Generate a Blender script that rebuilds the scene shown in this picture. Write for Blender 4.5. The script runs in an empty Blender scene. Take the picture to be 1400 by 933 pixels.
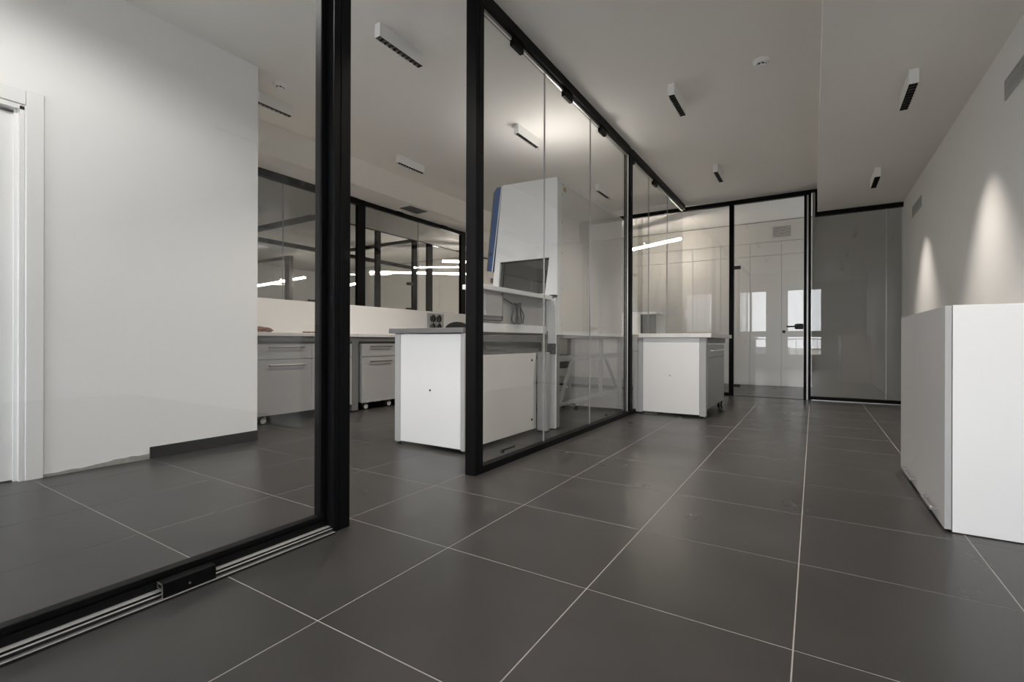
import bpy, bmesh, math, random
from mathutils import Vector, Matrix
random.seed(7)
S = bpy.context.scene
COL = S.collection
R = math.radians

# ------------------------------------------------------------------ camera
F_PX, YAW, ROLL, CAM_H = 657.0, 0.5605, 0.003, 0.831
cam = bpy.data.cameras.new('camera')
cam.sensor_fit = 'HORIZONTAL'; cam.sensor_width = 36.0
cam.lens = 36.0 * F_PX / 1400.0
cam.shift_y = (467.0 - 466.5) / 1400.0
cam.clip_start = 0.02; cam.clip_end = 500
co = bpy.data.objects.new('camera', cam); COL.objects.link(co)
c_, s_ = math.cos(YAW), math.sin(YAW)
r0, f0, u0 = Vector((c_, s_, 0)), Vector((-s_, c_, 0)), Vector((0, 0, 1))
r1 = r0 * math.cos(ROLL) + u0 * math.sin(ROLL)
u1 = u0 * math.cos(ROLL) - r0 * math.sin(ROLL)
M = Matrix((r1, u1, -f0)).transposed().to_4x4()
M.translation = (0, 0, CAM_H)
co.matrix_world = M
S.camera = co

# ------------------------------------------------------------------ view, sky
S.view_settings.view_transform = 'Standard'
S.view_settings.look = 'None'
S.view_settings.gamma = 1.0
S.view_settings.exposure = 0.39
S.view_settings.use_curve_mapping = False
S.cycles.transparent_max_bounces = 40
S.cycles.max_bounces = 10
S.cycles.diffuse_bounces = 6
S.cycles.glossy_bounces = 6
S.cycles.sample_clamp_indirect = 3.0

SKY = 6.6
w = bpy.data.worlds.new('sky'); S.world = w; w.use_nodes = True
bg = w.node_tree.nodes['Background']
bg.inputs[0].default_value = (0.95, 0.985, 1.03, 1); bg.inputs[1].default_value = SKY

WINDOWS = [(-3.90, -2.82), (-2.05, -1.26), (-0.745, 0.24), (1.9, 2.9), (3.4, 4.4)]  # last two are unseen, added for more daylight
YB = -1.2                                    # inner face of the window wall behind the camera
for a, b in WINDOWS:                          # sky portals fill the window openings
    l = bpy.data.lights.new('window_portal', 'AREA'); l.shape = 'RECTANGLE'
    l.size = b - a; l.size_y = 2.14; l.cycles.is_portal = True
    o = bpy.data.objects.new('window_portal', l); COL.objects.link(o)
    o.location = ((a + b) / 2, YB - 0.12, 1.46); o.rotation_euler = (R(90), 0, 0)

LAMP_W = 11.0                                  # watts of one ceiling lamp's downlight

# ------------------------------------------------------------------ materials
def mat(name, col, rough=0.5, metal=0.0, spec=0.5, noise=0.0, scale=8.0, bump=0.0, coat=0.0, rvar=0.0):
    m = bpy.data.materials.new(name); m.use_nodes = True
    nt = m.node_tree; b = nt.nodes['Principled BSDF']
    b.inputs['Base Color'].default_value = (*col, 1)
    b.inputs['Roughness'].default_value = rough
    b.inputs['Metallic'].default_value = metal
    b.inputs['Specular IOR Level'].default_value = spec
    b.inputs['Coat Weight'].default_value = coat
    b.inputs['Coat Roughness'].default_value = 0.03
    if noise or bump or rvar:
        g = nt.nodes.new('ShaderNodeNewGeometry')
        n = nt.nodes.new('ShaderNodeTexNoise'); n.inputs['Scale'].default_value = scale
        n.inputs['Detail'].default_value = 6
        nt.links.new(g.outputs['Position'], n.inputs['Vector'])
        if noise:
            mx = nt.nodes.new('ShaderNodeMix'); mx.data_type = 'RGBA'
            mx.inputs[6].default_value = (*[c * (1 - noise) for c in col], 1)
            mx.inputs[7].default_value = (*[min(1, c * (1 + noise)) for c in col], 1)
            nt.links.new(n.outputs[0], mx.inputs[0]); nt.links.new(mx.outputs[2], b.inputs['Base Color'])
        if rvar:
            mr = nt.nodes.new('ShaderNodeMapRange')
            mr.inputs[3].default_value = rough - rvar; mr.inputs[4].default_value = rough + rvar
            nt.links.new(n.outputs[0], mr.inputs[0]); nt.links.new(mr.outputs[0], b.inputs['Roughness'])
        if bump:
            n2 = nt.nodes.new('ShaderNodeTexNoise'); n2.inputs['Scale'].default_value = scale * 12
            nt.links.new(g.outputs['Position'], n2.inputs['Vector'])
            bp = nt.nodes.new('ShaderNodeBump'); bp.inputs['Strength'].default_value = bump
            bp.inputs['Distance'].default_value = 0.002
            nt.links.new(n2.outputs[0], bp.inputs['Height']); nt.links.new(bp.outputs[0], b.inputs['Normal'])
    return m

def emit(name, col, k):
    m = bpy.data.materials.new(name); m.use_nodes = True
    b = m.node_tree.nodes['Principled BSDF']
    b.inputs['Base Color'].default_value = (*col, 1)
    b.inputs['Emission Color'].default_value = (*col, 1); b.inputs['Emission Strength'].default_value = k
    return m

def glass(name, tint=(0.955, 0.957, 0.953), f0=0.036):
    """clear pane: straight transmission plus Schlick reflection at both faces"""
    m = bpy.data.materials.new(name); m.use_nodes = True
    nt = m.node_tree; nt.nodes.clear()
    out = nt.nodes.new('ShaderNodeOutputMaterial')
    tr = nt.nodes.new('ShaderNodeBsdfTransparent'); tr.inputs[0].default_value = (*tint, 1)
    gl = nt.nodes.new('ShaderNodeBsdfGlossy'); gl.inputs['Roughness'].default_value = 0.0
    gl.inputs[0].default_value = (1, 1, 1, 1)
    g = nt.nodes.new('ShaderNodeNewGeometry')
    d = nt.nodes.new('ShaderNodeVectorMath'); d.operation = 'DOT_PRODUCT'
    nt.links.new(g.outputs['Normal'], d.inputs[0]); nt.links.new(g.outputs['Incoming'], d.inputs[1])
    def mth(op, a, b=None):
        n = nt.nodes.new('ShaderNodeMath'); n.operation = op
        for i, v in enumerate((a, b)):
            if v is None: continue
            if isinstance(v, (int, float)): n.inputs[i].default_value = v
            else: nt.links.new(v, n.inputs[i])
        return n.outputs[0]
    ab = mth('ABSOLUTE', d.outputs['Value'])
    p = mth('POWER', mth('SUBTRACT', 1.0, ab), 5.0)
    fr = mth('ADD', mth('MULTIPLY', p, 1 - f0), f0)
    mx = nt.nodes.new('ShaderNodeMixShader')
    nt.links.new(fr, mx.inputs[0]); nt.links.new(tr.outputs[0], mx.inputs[1]); nt.links.new(gl.outputs[0], mx.inputs[2])
    nt.links.new(mx.outputs[0], out.inputs['Surface'])
    return m

m_wall = mat('wall_paint', (0.865, 0.865, 0.86), 0.6, noise=0.02, scale=1.2, bump=0.15, spec=0.3)
m_ceil = mat('ceiling_paint', (0.85, 0.83, 0.80), 0.7, noise=0.02, scale=1.0, spec=0.3)
m_tile = mat('dark_porcelain_tile', (0.040, 0.0385, 0.0368), 0.30, noise=0.25, scale=3.0, rvar=0.07, spec=0.24)
m_grout = mat('grout', (0.31, 0.295, 0.275), 0.9)
m_black = mat('black_anodised_aluminium', (0.005, 0.005, 0.0055), 0.45, spec=0.09)
m_blackm = mat('black_matt_plastic', (0.006, 0.006, 0.006), 0.5)
m_chrome = mat('bright_aluminium', (0.82, 0.80, 0.77), 0.3, metal=0.65)
m_joint = mat('grey_silicone_joint', (0.3, 0.3, 0.3), 0.3)
m_alu = mat('brushed_aluminium', (0.5, 0.5, 0.5), 0.4, metal=1.0)
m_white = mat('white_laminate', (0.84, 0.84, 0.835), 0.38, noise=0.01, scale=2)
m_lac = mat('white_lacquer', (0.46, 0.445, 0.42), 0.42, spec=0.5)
m_ggrey = mat('grey_laminate_front', (0.39, 0.39, 0.385), 0.4)
m_cabgrey = mat('pale_grey_front', (0.44, 0.44, 0.44), 0.35)
m_grey = mat('mid_grey_laminate', (0.17, 0.17, 0.17), 0.45)
m_prof = mat('grey_powder_coated_steel', (0.42, 0.42, 0.42), 0.4)
m_stand = mat('stand_grey_steel', (0.24, 0.24, 0.24), 0.4)
m_dprof = mat('dark_grey_steel', (0.12, 0.12, 0.122), 0.4)
m_handle = mat('satin_steel_handle', (0.25, 0.25, 0.25), 0.35, metal=0.8)
m_blue = mat('blue_plastic', (0.022, 0.075, 0.225), 0.4)
m_label = mat('ochre_label', (0.38, 0.26, 0.10), 0.6)
m_hood = mat('white_painted_steel', (0.86, 0.87, 0.88), 0.35)
m_hoodback = mat('pale_grey_painted_steel', (0.76, 0.75, 0.73), 0.4)
m_stone = mat('pale_stoneware_top', (0.74, 0.73, 0.71), 0.25, noise=0.12, scale=14)
m_skirt = mat('black_skirting', (0.02, 0.02, 0.02), 0.5)
m_plaster = mat('bare_plaster', (0.34, 0.33, 0.31), 0.9, noise=0.35, scale=30, bump=0.6)
m_brown = mat('brown_paper', (0.16, 0.07, 0.045), 0.8, noise=0.4, scale=60)
m_rubber = mat('black_rubber', (0.012, 0.012, 0.012), 0.6)
m_wheel = mat('pale_grey_plastic', (0.5, 0.5, 0.49), 0.45)
m_cable = mat('grey_cable', (0.11, 0.11, 0.11), 0.5)
m_tube = emit('lamp_diffuser', (1.0, 0.92, 0.82), 45.0)
m_tube2 = emit('bright_lamp_diffuser', (1.0, 0.90, 0.78), 85.0)
m_glass = glass('clear_glass')
m_winglass = glass('window_glass', (0.98, 0.98, 0.98), 0.03)
m_darkglass = glass('smoked_glass', (0.45, 0.45, 0.45))
m_farwall = mat('dull_backing_panel', (0.36, 0.345, 0.32), 0.5)
m_town = [mat('render_%d' % i, c, 0.9) for i, c in enumerate([(0.2, 0.17, 0.14), (0.36, 0.33, 0.3), (0.12, 0.12, 0.12), (0.5, 0.46, 0.4)])]
m_ground = mat('outdoor_ground', (0.42, 0.41, 0.39), 0.9, noise=0.3, scale=0.6)

# ------------------------------------------------------------------ mesh builder
class MB:
    def __init__(self): self.bm = bmesh.new()
    def box(self, x0, x1, y0, y1, z0, z1, bev=0.0):
        t = bmesh.new()
        vs = [t.verts.new((x, y, z)) for x in (x0, x1) for y in (y0, y1) for z in (z0, z1)]
        for f in ((0, 1, 3, 2), (4, 6, 7, 5), (0, 4, 5, 1), (2, 3, 7, 6), (0, 2, 6, 4), (1, 5, 7, 3)):
            t.faces.new([vs[i] for i in f])
        if bev: bmesh.ops.bevel(t, geom=t.edges[:], offset=bev, segments=1, affect='EDGES')
        self._add(t); return self
    def _add(self, t):
        bmesh.ops.recalc_face_normals(t, faces=t.faces[:])
        me = bpy.data.meshes.new('t'); t.to_mesh(me); t.free(); self.bm.from_mesh(me); bpy.data.meshes.remove(me)
    def prism(self, pts, axis, a, b):
        """pts: 2-D outline in the two other axes; extruded from a to b along axis"""
        t = bmesh.new()
        def P(p, h):
            q = list(p); q.insert(axis, h); return tuple(q)
        A = [t.verts.new(P(p, a)) for p in pts]; B = [t.verts.new(P(p, b)) for p in pts]
        t.faces.new(A); t.faces.new(B[::-1]); n = len(pts)
        for i in range(n): t.faces.new((A[i], B[i], B[(i + 1) % n], A[(i + 1) % n]))
        self._add(t); return self
    def cyl(self, p0, p1, r, r2=None, n=16):
        t = bmesh.new(); p0, p1 = Vector(p0), Vector(p1); d = p1 - p0
        bmesh.ops.create_cone(t, cap_ends=True, segments=n, radius1=r, radius2=r if r2 is None else r2, depth=d.length)
        q = d.to_track_quat('Z', 'Y').to_matrix().to_4x4(); q.translation = (p0 + p1) / 2
        t.transform(q); self._add(t); return self
    def bar(self, p0, p1, w, h, up=(0, 0, 1)):
        p0, p1 = Vector(p0), Vector(p1); d = (p1 - p0); L = d.length; d.normalize()
        side = d.cross(Vector(up)).normalized(); u = side.cross(d)
        t = bmesh.new(); vs = []
        for k in (0, 1):
            for a in (-1, 1):
                for b in (-1, 1): vs.append(t.verts.new(p0 + d * L * k + side * a * w / 2 + u * b * h / 2))
        for f in ((0, 1, 3, 2), (4, 6, 7, 5), (0, 4, 5, 1), (2, 3, 7, 6), (0, 2, 6, 4), (1, 5, 7, 3)):
            t.faces.new([vs[i] for i in f])
        self._add(t); return self
    def lathe(self, prof, c, n=24):
        t = bmesh.new(); rings = []
        for r, z in prof:
            rings.append([t.verts.new((c[0] + r * math.cos(2 * math.pi * k / n), c[1] + r * math.sin(2 * math.pi * k / n), c[2] + z)) for k in range(n)])
        for a, b in zip(rings, rings[1:]):
            for k in range(n): t.faces.new((a[k], a[(k + 1) % n], b[(k + 1) % n], b[k]))
        t.faces.new(rings[0]); t.faces.new(rings[-1]); self._add(t); return self
    def tube(self, pts, r, n=8):
        t = bmesh.new(); rings = []; P = [Vector(p) for p in pts]
        for i, p in enumerate(P):
            d = (P[min(i + 1, len(P) - 1)] - P[max(i - 1, 0)]).normalized()
            a = d.cross(Vector((0.31, 0.2, 0.93))).normalized(); b = d.cross(a)
            rings.append([t.verts.new(p + (a * math.cos(2 * math.pi * k / n) + b * math.sin(2 * math.pi * k / n)) * r) for k in range(n)])
        for a, b in zip(rings, rings[1:]):
            for k in range(n): t.faces.new((a[k], a[(k + 1) % n], b[(k + 1) % n], b[k]))
        t.faces.new(rings[0]); t.faces.new(rings[-1]); self._add(t); return self

def mesh_obj(name, mb, m, parent=None, origin=(0, 0, 0), smooth=False):
    me = bpy.data.meshes.new(name)
    mb.bm.transform(Matrix.Translation(-Vector(origin)))
    mb.bm.to_mesh(me); mb.bm.free(); me.materials.append(m)
    if smooth:
        for p in me.polygons: p.use_smooth = True
        me.set_sharp_from_angle(angle=R(35))
    o = bpy.data.objects.new(name, me); COL.objects.link(o)
    if parent: o.parent = parent
    else: o.location = origin
    return o

def tag(o, label, cat, group=None):
    o['label'] = label; o['category'] = cat
    if group: o['group'] = group
    return o

class Thing:
    """Empty at the thing's base; parts are given in world coordinates"""
    def __init__(self, name, label, cat, loc, group=None):
        self.loc = Vector(loc)
        self.o = bpy.data.objects.new(name, None); COL.objects.link(self.o)
        self.o.location = loc; self.o.empty_display_size = 0.1
        tag(self.o, label, cat, group)
    def part(self, name, mb, m, parent=None, smooth=False, label=None):
        p = mesh_obj(name, mb, m, parent or self.o, self.loc, smooth)
        if label: p['label'] = label
        return p

def struct(name, mb, m, smooth=False):
    o = mesh_obj(name, mb, m, None, (0, 0, 0), smooth); o['kind'] = 'structure'; return o
def sub(name, mb, m, parent, smooth=False, label=None):
    o = mesh_obj(name, mb, m, parent, (0, 0, 0), smooth)
    if label: o['label'] = label
    return o
def B(*a, bev=0.0): return MB().box(*a, bev=bev)

def copy_tree(root, loc):
    r = root.copy(); COL.objects.link(r); r.location = loc
    def rec(src, dst):
        for ch in list(src.children):
            c = ch.copy()
            if ch.type == 'LIGHT': continue           # each lamp gets its own light below
            COL.objects.link(c); c.parent = dst; rec(ch, c)
    rec(root, r); return r

# ------------------------------------------------------------------ dimensions
XG, YG, T = -0.045, 1.503, 0.6            # tile grid origin and pitch
X_L = -3.94                               # left wall face
X_P = -1.76                               # corridor face of the long partition
X_R = 1.0                                 # right wall face
Y_F = 8.1                                 # far partition
Y_W = 10.25                               # wall beyond it
H_LAB, H_COR, H_LOW = 3.12, 3.04, 2.69
X_BP = -5.3                               # partition behind the bench
XMIN, XMAX = -14.0, 5.4

# ------------------------------------------------------------------ floor
floor = struct('floor', B(XMIN, XMAX, YB - 0.2, Y_W + 0.1, -0.12, -0.001), m_grout)
g = 0.0018
def tile_mesh(sx, sy):
    mb = MB(); mb.box(0, sx, 0, sy, -0.009, 0.0, bev=0.0008)
    me = bpy.data.meshes.new('tile'); mb.bm.to_mesh(me); mb.bm.free(); me.materials.append(m_tile); return me
full = tile_mesh(T - 2 * g, T - 2 * g)
x_lo, x_hi, y_lo, y_hi = -5.3, X_R, YB, Y_W
cnt = 0
far_tiles = MB()
def clip_tile(a, b, lo, hi): return max(a, lo), min(b, hi)
for i in range(-24, 10):
    for j in range(-6, 16):
        ax, bx = XG + i * T + g, XG + (i + 1) * T - g
        ay, by = YG + j * T + g, YG + (j + 1) * T - g
        cx0, cx1 = clip_tile(ax, bx, XMIN, XMAX); cy0, cy1 = clip_tile(ay, by, YB, Y_W)
        if cx1 - cx0 < 0.02 or cy1 - cy0 < 0.02: continue
        inner = cx1 > -5.3 and cx0 < 1.0
        if inner and not (i < -3 and j > 7):
            isfull = abs(cx1 - cx0 - (T - 2 * g)) < 1e-4 and abs(cy1 - cy0 - (T - 2 * g)) < 1e-4
            o = bpy.data.objects.new('tile', full if isfull else tile_mesh(cx1 - cx0, cy1 - cy0))
            COL.objects.link(o); o.parent = floor; o.location = (cx0, cy0, random.uniform(-0.0001, 0.0001)); cnt += 1
        else:
            far_tiles.box(cx0, cx1, cy0, cy1, -0.009, 0.0)
ft = sub('far_tiles', far_tiles, m_tile, floor); ft['kind'] = 'stuff'
print('tiles', cnt)

# ------------------------------------------------------------------ ceilings
struct('ceiling', MB().box(XMIN, -1.81, YB - 0.2, Y_F + 0.1, H_LAB, H_LAB + 0.2)
       .box(XMIN, XMAX, Y_F + 0.1, Y_W + 0.1, H_LAB, H_LAB + 0.2), m_ceil)
struct('ceiling_corridor', B(-1.81, 0.04, YB - 0.2, Y_F + 0.1, H_COR, H_LAB + 0.2), m_ceil)
struct('ceiling_low', B(0.04, XMAX + 0.1, YB - 0.2, Y_F + 0.03, H_LOW, H_LAB + 0.2), m_ceil)
# dropped band of ceiling above the bench
sof = struct('ceiling_soffit', B(X_BP - 1.3, -4.85, 2.27, Y_F, 2.785, H_LAB), m_ceil)

# ------------------------------------------------------------------ walls
wl = struct('wall_left', MB().box(X_L - 0.14, X_L, 0.87, 2.272, 0, H_LAB)
            .box(X_L - 0.14, X_L, -0.06, 0.87, 2.2, H_LAB)
            .box(X_L - 0.14, X_L, YB, -0.06, 0, H_LAB)
            .box(X_BP - 0.1, X_L - 0.14, 2.15, 2.272, 0, H_LAB), m_wall)
# bare strip of plaster where the skirting is missing
pts = [(0.955, 0.001), (1.503, 0.001), (1.503, 0.036), (1.44, 0.034), (1.40, 0.040), (1.36, 0.034), (1.31, 0.037), (1.27, 0.029),
       (1.2, 0.025), (1.14, 0.017), (1.08, 0.022), (1.02, 0.016), (0.955, 0.018)]
sub('plaster_patch', MB().prism(pts, 0, X_L - 0.004, X_L + 0.0025), m_plaster, wl, label='rough strip of bare plaster')
struct('baseboard_left', B(X_L, X_L + 0.012, 1.503, 2.272, 0.001, 0.082, bev=0.001), m_skirt)

d1 = struct('door_1', B(X_L - 0.09, X_L - 0.045, -0.02, 0.835, 0.008, 2.165), m_white)
sub('door_casing', MB().box(X_L - 0.03, X_L + 0.014, 0.874, 0.952, 0, 2.30, bev=0.002)
    .box(X_L - 0.03, X_L + 0.010, -0.14, 0.872, 2.215, 2.30, bev=0.002)
    .box(X_L - 0.03, X_L + 0.014, -0.14, -0.06, 0, 2.30, bev=0.002), m_white, d1)
sub('door_jamb', MB().box(X_L - 0.13, X_L + 0.002, 0.848, 0.868, 0, 2.205)
    .box(X_L - 0.06, X_L - 0.03, 0.832, 0.848, 0, 2.19)
    .box(X_L - 0.13, X_L + 0.002, -0.055, 0.868, 2.185, 2.205), m_white, d1)
sub('door_handle', MB().cyl((X_L - 0.045, 0.06, 1.0), (X_L + 0.01, 0.06, 1.0), 0.01)
    .cyl((X_L + 0.005, 0.06, 1.0), (X_L + 0.005, 0.19, 1.0), 0.009), m_alu, d1, smooth=True)

wr = struct('wall_right', B(X_R, X_R + 0.15, 3.0, Y_F + 0.2, 0, H_LOW), m_wall)
struct('wall_right_front', B(X_R + 0.15, XMAX, 3.15, 3.3, 0, H_LOW), m_wall)
struct('wall_right_side', B(XMAX, XMAX + 0.15, YB - 0.2, 3.3, 0, H_LOW), m_wall)
# wall behind the camera with its tall windows
zb, zt = 0.40, 2.52
mb = MB(); xs = XMIN
for a, b in WINDOWS:
    mb.box(xs, a, YB - 0.25, YB, 0, H_LAB); xs = b
    mb.box(a, b, YB - 0.25, YB, 0, zb).box(a, b, YB - 0.25, YB, zt, H_LAB)
mb.box(xs, XMAX + 0.15, YB - 0.25, YB, 0, H_LAB)
struct('wall_back', mb, m_wall)
for k, (a, b) in enumerate(WINDOWS):
    f = MB(); y0, y1 = YB - 0.16, YB - 0.10
    f.box(a, a + 0.05, y0, y1, zb, zt).box(b - 0.05, b, y0, y1, zb, zt)
    f.box(a, b, y0, y1, zb, zb + 0.05).box(a, b, y0, y1, zt - 0.05, zt).box(a, b, y0, y1, 1.0, 1.185)
    if k == 1: f.box(-1.79, -1.72, y0, y1, zb, zt)
    wn = struct('window_%d' % (k + 1), f, m_white)
    sub('window_pane', B(a + 0.05, b - 0.05, YB - 0.135, YB - 0.129, zb + 0.05, zt - 0.05), m_winglass, wn)
struct('wall_far_left', B(XMIN - 0.15, XMIN, YB - 0.2, Y_W + 0.1, 0, H_LAB), m_wall)

# lacquered panel wall beyond the far partition: each panel a piece
wf = struct('wall_far', B(XMIN, XMAX, Y_W + 0.02, Y_W + 0.15, 0, H_LAB), m_grey)
P0, PW = 0.016, 0.526
k = 0
for i in range(-9, 3):
    a, b = P0 + i * PW, P0 + (i + 1) * PW
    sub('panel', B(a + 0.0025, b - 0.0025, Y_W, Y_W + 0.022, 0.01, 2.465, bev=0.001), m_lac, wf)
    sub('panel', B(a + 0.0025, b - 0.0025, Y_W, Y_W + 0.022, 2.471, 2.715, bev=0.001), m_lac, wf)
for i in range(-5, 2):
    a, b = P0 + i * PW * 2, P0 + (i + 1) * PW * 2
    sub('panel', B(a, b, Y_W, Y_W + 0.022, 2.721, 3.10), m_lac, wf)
for i in range(9):
    a = P0 - 9 * PW - (i + 1) * 1.02
    sub('panel', B(a + 0.003, a + 1.017, Y_W, Y_W + 0.022, 0.01, 3.10), m_lac, wf)
# air grille in that wall
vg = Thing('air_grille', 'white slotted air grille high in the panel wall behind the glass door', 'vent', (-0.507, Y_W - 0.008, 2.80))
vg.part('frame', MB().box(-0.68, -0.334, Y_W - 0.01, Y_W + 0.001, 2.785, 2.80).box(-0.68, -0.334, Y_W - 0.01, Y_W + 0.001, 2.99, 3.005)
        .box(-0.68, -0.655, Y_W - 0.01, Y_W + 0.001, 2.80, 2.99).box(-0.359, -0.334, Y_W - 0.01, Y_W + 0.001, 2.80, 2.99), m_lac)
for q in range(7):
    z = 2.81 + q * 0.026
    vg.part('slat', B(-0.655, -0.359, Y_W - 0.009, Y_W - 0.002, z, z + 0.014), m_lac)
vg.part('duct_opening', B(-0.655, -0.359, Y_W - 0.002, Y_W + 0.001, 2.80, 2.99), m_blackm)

# ------------------------------------------------------------------ long glass partition
PT = 0.075                                # profile depth
xp0 = X_P - PT
lp = Thing('glass_partition', 'long black-framed glass partition between the corridor and the laboratory', 'partition', (X_P - 0.03, 4.0, 0))
def post(t, x0, x1, y0, y1, z1, m=m_black, z0=0.0):
    mb = MB().box(x0 + 0.004, x1 - 0.004, y0 + 0.004, y1 - 0.004, z0, z1)
    mb.box(x0, x1, y0, y0 + (y1 - y0) * 0.36, z0, z1, bev=0.002).box(x0, x1, y0 + (y1 - y0) * 0.42, y1, z0, z1, bev=0.002)
    return t.part('post', mb, m)
post(lp, xp0, X_P, 1.352, 1.440, H_COR - 0.01)
post(lp, xp0 - 0.003, X_P, 2.382, 2.466, H_COR - 0.01)
post(lp, xp0, X_P, 5.31, 5.40, H_COR - 0.01)
lp.part('top_beam', MB().box(xp0, X_P, YB, 2.382, 2.966, H_COR + 0.01).box(xp0, X_P, 2.466, 5.31, 2.966, H_COR + 0.01)
        .box(xp0, X_P, 5.40, Y_F - 0.05, 2.966, H_COR + 0.01), m_black)
lp.part('top_rail', MB().box(X_P - 0.05, X_P - 0.035, 2.47, 5.31, 2.945, 2.968).box(X_P - 0.05, X_P - 0.035, 5.40, Y_F - 0.05, 2.945, 2.968), m_chrome)
lp.part('bottom_rail', MB().box(X_P - 0.055, X_P, 2.466, 5.31, 0, 0.045, bev=0.002).box(X_P - 0.055, X_P, 5.40, Y_F - 0.05, 0, 0.045, bev=0.002), m_black)
xg = X_P - 0.036
for a, b in ((2.47, 3.338), (3.346, 4.254), (4.262, 5.305), (5.405, 6.166), (6.174, 7.09), (7.098, Y_F - 0.05)):
    lp.part('glass_pane', B(xg - 0.010, xg, a, b, 0.045, 2.95), m_glass)
for y in (3.342, 4.258, 6.17, 7.094):
    lp.part('glass_joint', B(xg - 0.011, xg + 0.001, y - 0.002, y + 0.002, 0.045, 2.95), m_joint)
for a, b in ((2.845, 2.985), (3.66, 3.82), (4.47, 4.62), (5.42, 5.53), (6.33, 6.5)):
    h = lp.part('hanger_clamp', MB().box(X_P - 0.052, X_P - 0.018, a, b, 2.905, 2.966, bev=0.003), m_black)
lp.part('post_trim', B(X_P - 0.03, X_P - 0.02, 5.296, 5.306, 0.045, 2.95), m_chrome)
for y in (2.77, 4.72):
    lp.part('floor_latch', MB().box(X_P - 0.06, X_P - 0.048, y, y + 0.16, 0.075, 0.085).cyl((X_P - 0.062, y, 0.075), (X_P - 0.046, y, 0.075), 0.014), m_blackm)

# left sliding leaf and its floor track
sl = Thing('sliding_glass_door', 'frameless-looking sliding glass leaf with black bottom edge, at the left of the photo', 'door', (xg - 0.02, 0.0, 0.02))
sl.part('glass_pane', B(xg - 0.025, xg - 0.013, YB + 0.02, 1.33, 0.07, 2.95), m_glass)
sl.part('bottom_frame', MB().box(xg - 0.045, xg + 0.005, YB + 0.02, 1.335, 0.028, 0.050).box(xg - 0.042, xg - 0.004, YB + 0.02, 1.335, 0.052, 0.075, bev=0.002), m_black)
sl.part('edge_stile', B(xg - 0.05, xg - 0.006, 1.318, 1.349, 0.03, 2.95, bev=0.003), m_black)
tk = Thing('floor_track', 'bright twin-groove aluminium sliding door track on the dark tiles', 'track', (X_P, 0.0, 0))
tk.part('base', B(X_P - 0.06, X_P + 0.018, YB + 0.02, 1.349, 0.0005, 0.007), m_blackm)
tk.part('rail', B(X_P - 0.034, X_P - 0.012, YB + 0.02, 1.349, 0.0245, 0.026), m_chrome)
tk.part('rail', B(X_P - 0.008, X_P - 0.001, YB + 0.02, 1.349, 0.0175, 0.019), m_chrome)
tk.part('rail', B(X_P - 0.002, X_P + 0.012, YB + 0.02, 1.349, 0.0072, 0.0085), m_alu)
tk.part('rail', B(X_P + 0.0135, X_P + 0.018, YB + 0.02, 1.349, 0.0072, 0.009), m_chrome)
tk.part('web', MB().box(X_P - 0.034, X_P - 0.014, YB + 0.02, 1.349, 0.007, 0.0245).box(X_P - 0.0139, X_P - 0.004, YB + 0.02, 1.349, 0.007, 0.0175), m_blackm)
bk = Thing('track_stop', 'black box-shaped door stop with one screw clipped over the floor track', 'door stop', (X_P, 0.785, 0.001))
bk.part('body', B(X_P - 0.030, X_P + 0.006, 0.706, 0.866, 0.0315, 0.055, bev=0.001), m_black)
bk.part('face_plate', B(X_P + 0.0045, X_P + 0.010, 0.706, 0.866, 0.0075, 0.055, bev=0.001), m_black)
bk.part('screw', MB().cyl((X_P + 0.009, 0.783, 0.027), (X_P + 0.012, 0.783, 0.027), 0.0035), m_alu)
bk.part('end_section', MB().box(X_P - 0.028, X_P + 0.008, 0.7035, 0.706, 0.049, 0.053).box(X_P - 0.028, X_P - 0.024, 0.7035, 0.706, 0.034, 0.053)
        .box(X_P + 0.004, X_P + 0.008, 0.7035, 0.706, 0.0095, 0.053).box(X_P - 0.024, X_P + 0.004, 0.7035, 0.706, 0.034, 0.037), m_alu)

# ------------------------------------------------------------------ far partition with glass door
y0, y1 = Y_F, Y_F + 0.07
fp = Thing('far_glass_partition', 'black-framed glass partition closing the far end of the corridor', 'partition', (-1.1, Y_F + 0.03, 0))
fp.part('post', MB().box(-1.113, -1.083, y0, y1, 0, 3.01, bev=0.002).box(-1.078, -1.048, y0 - 0.004, y1, 0, 2.955, bev=0.002).box(-1.084, -1.077, y0 + 0.01, y1 - 0.01, 0, 2.95), m_black)
fp.part('post', MB().box(-0.121, -0.087, y0 - 0.004, y1, 0, 2.955, bev=0.002).box(-0.066, -0.034, y0, y1, 0, 3.01, bev=0.002), m_black)
fp.part('post_inlay', B(-0.087, -0.066, y0 + 0.012, y1 - 0.012, 0, 2.95), m_alu)
fp.part('top_beam', MB().box(X_BP, -0.034, y0, y1, 2.955, 3.018).box(-0.034, 0.045, y0, y1, 2.985, 3.018), m_black)
fp.part('top_beam', MB().box(0.012, 0.042, y0, y1, 2.63, 3.018).box(0.042, 1.0, y0, y1, 2.63, 2.688), m_black)
fp.part('bottom_rail', MB().box(-0.034, 1.0, y0, y1, 0.012, 0.055).box(X_BP, -1.113, y0, y1, 0, 0.045), m_black)
fp.part('bottom_trim', B(-0.02, 1.0, y0 - 0.012, y0, 0.003, 0.012), m_chrome)
for a, b in ((X_BP + 0.02, -3.62), (-3.61, -2.45), (-2.443, -1.115)):
    fp.part('glass_pane', B(a, b, y0 + 0.03, y0 + 0.04, 0.045, 2.955), m_glass)
fp.part('glass_pane', MB().box(-0.034, 0.012, y0 + 0.03, y0 + 0.04, 0.055, 2.985).box(0.012, 0.82, y0 + 0.03, y0 + 0.04, 0.055, 2.63), m_glass)
fp.part('glass_pane', B(0.828, 0.998, y0 + 0.03, y0 + 0.04, 0.055, 2.63), m_glass)
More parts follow.
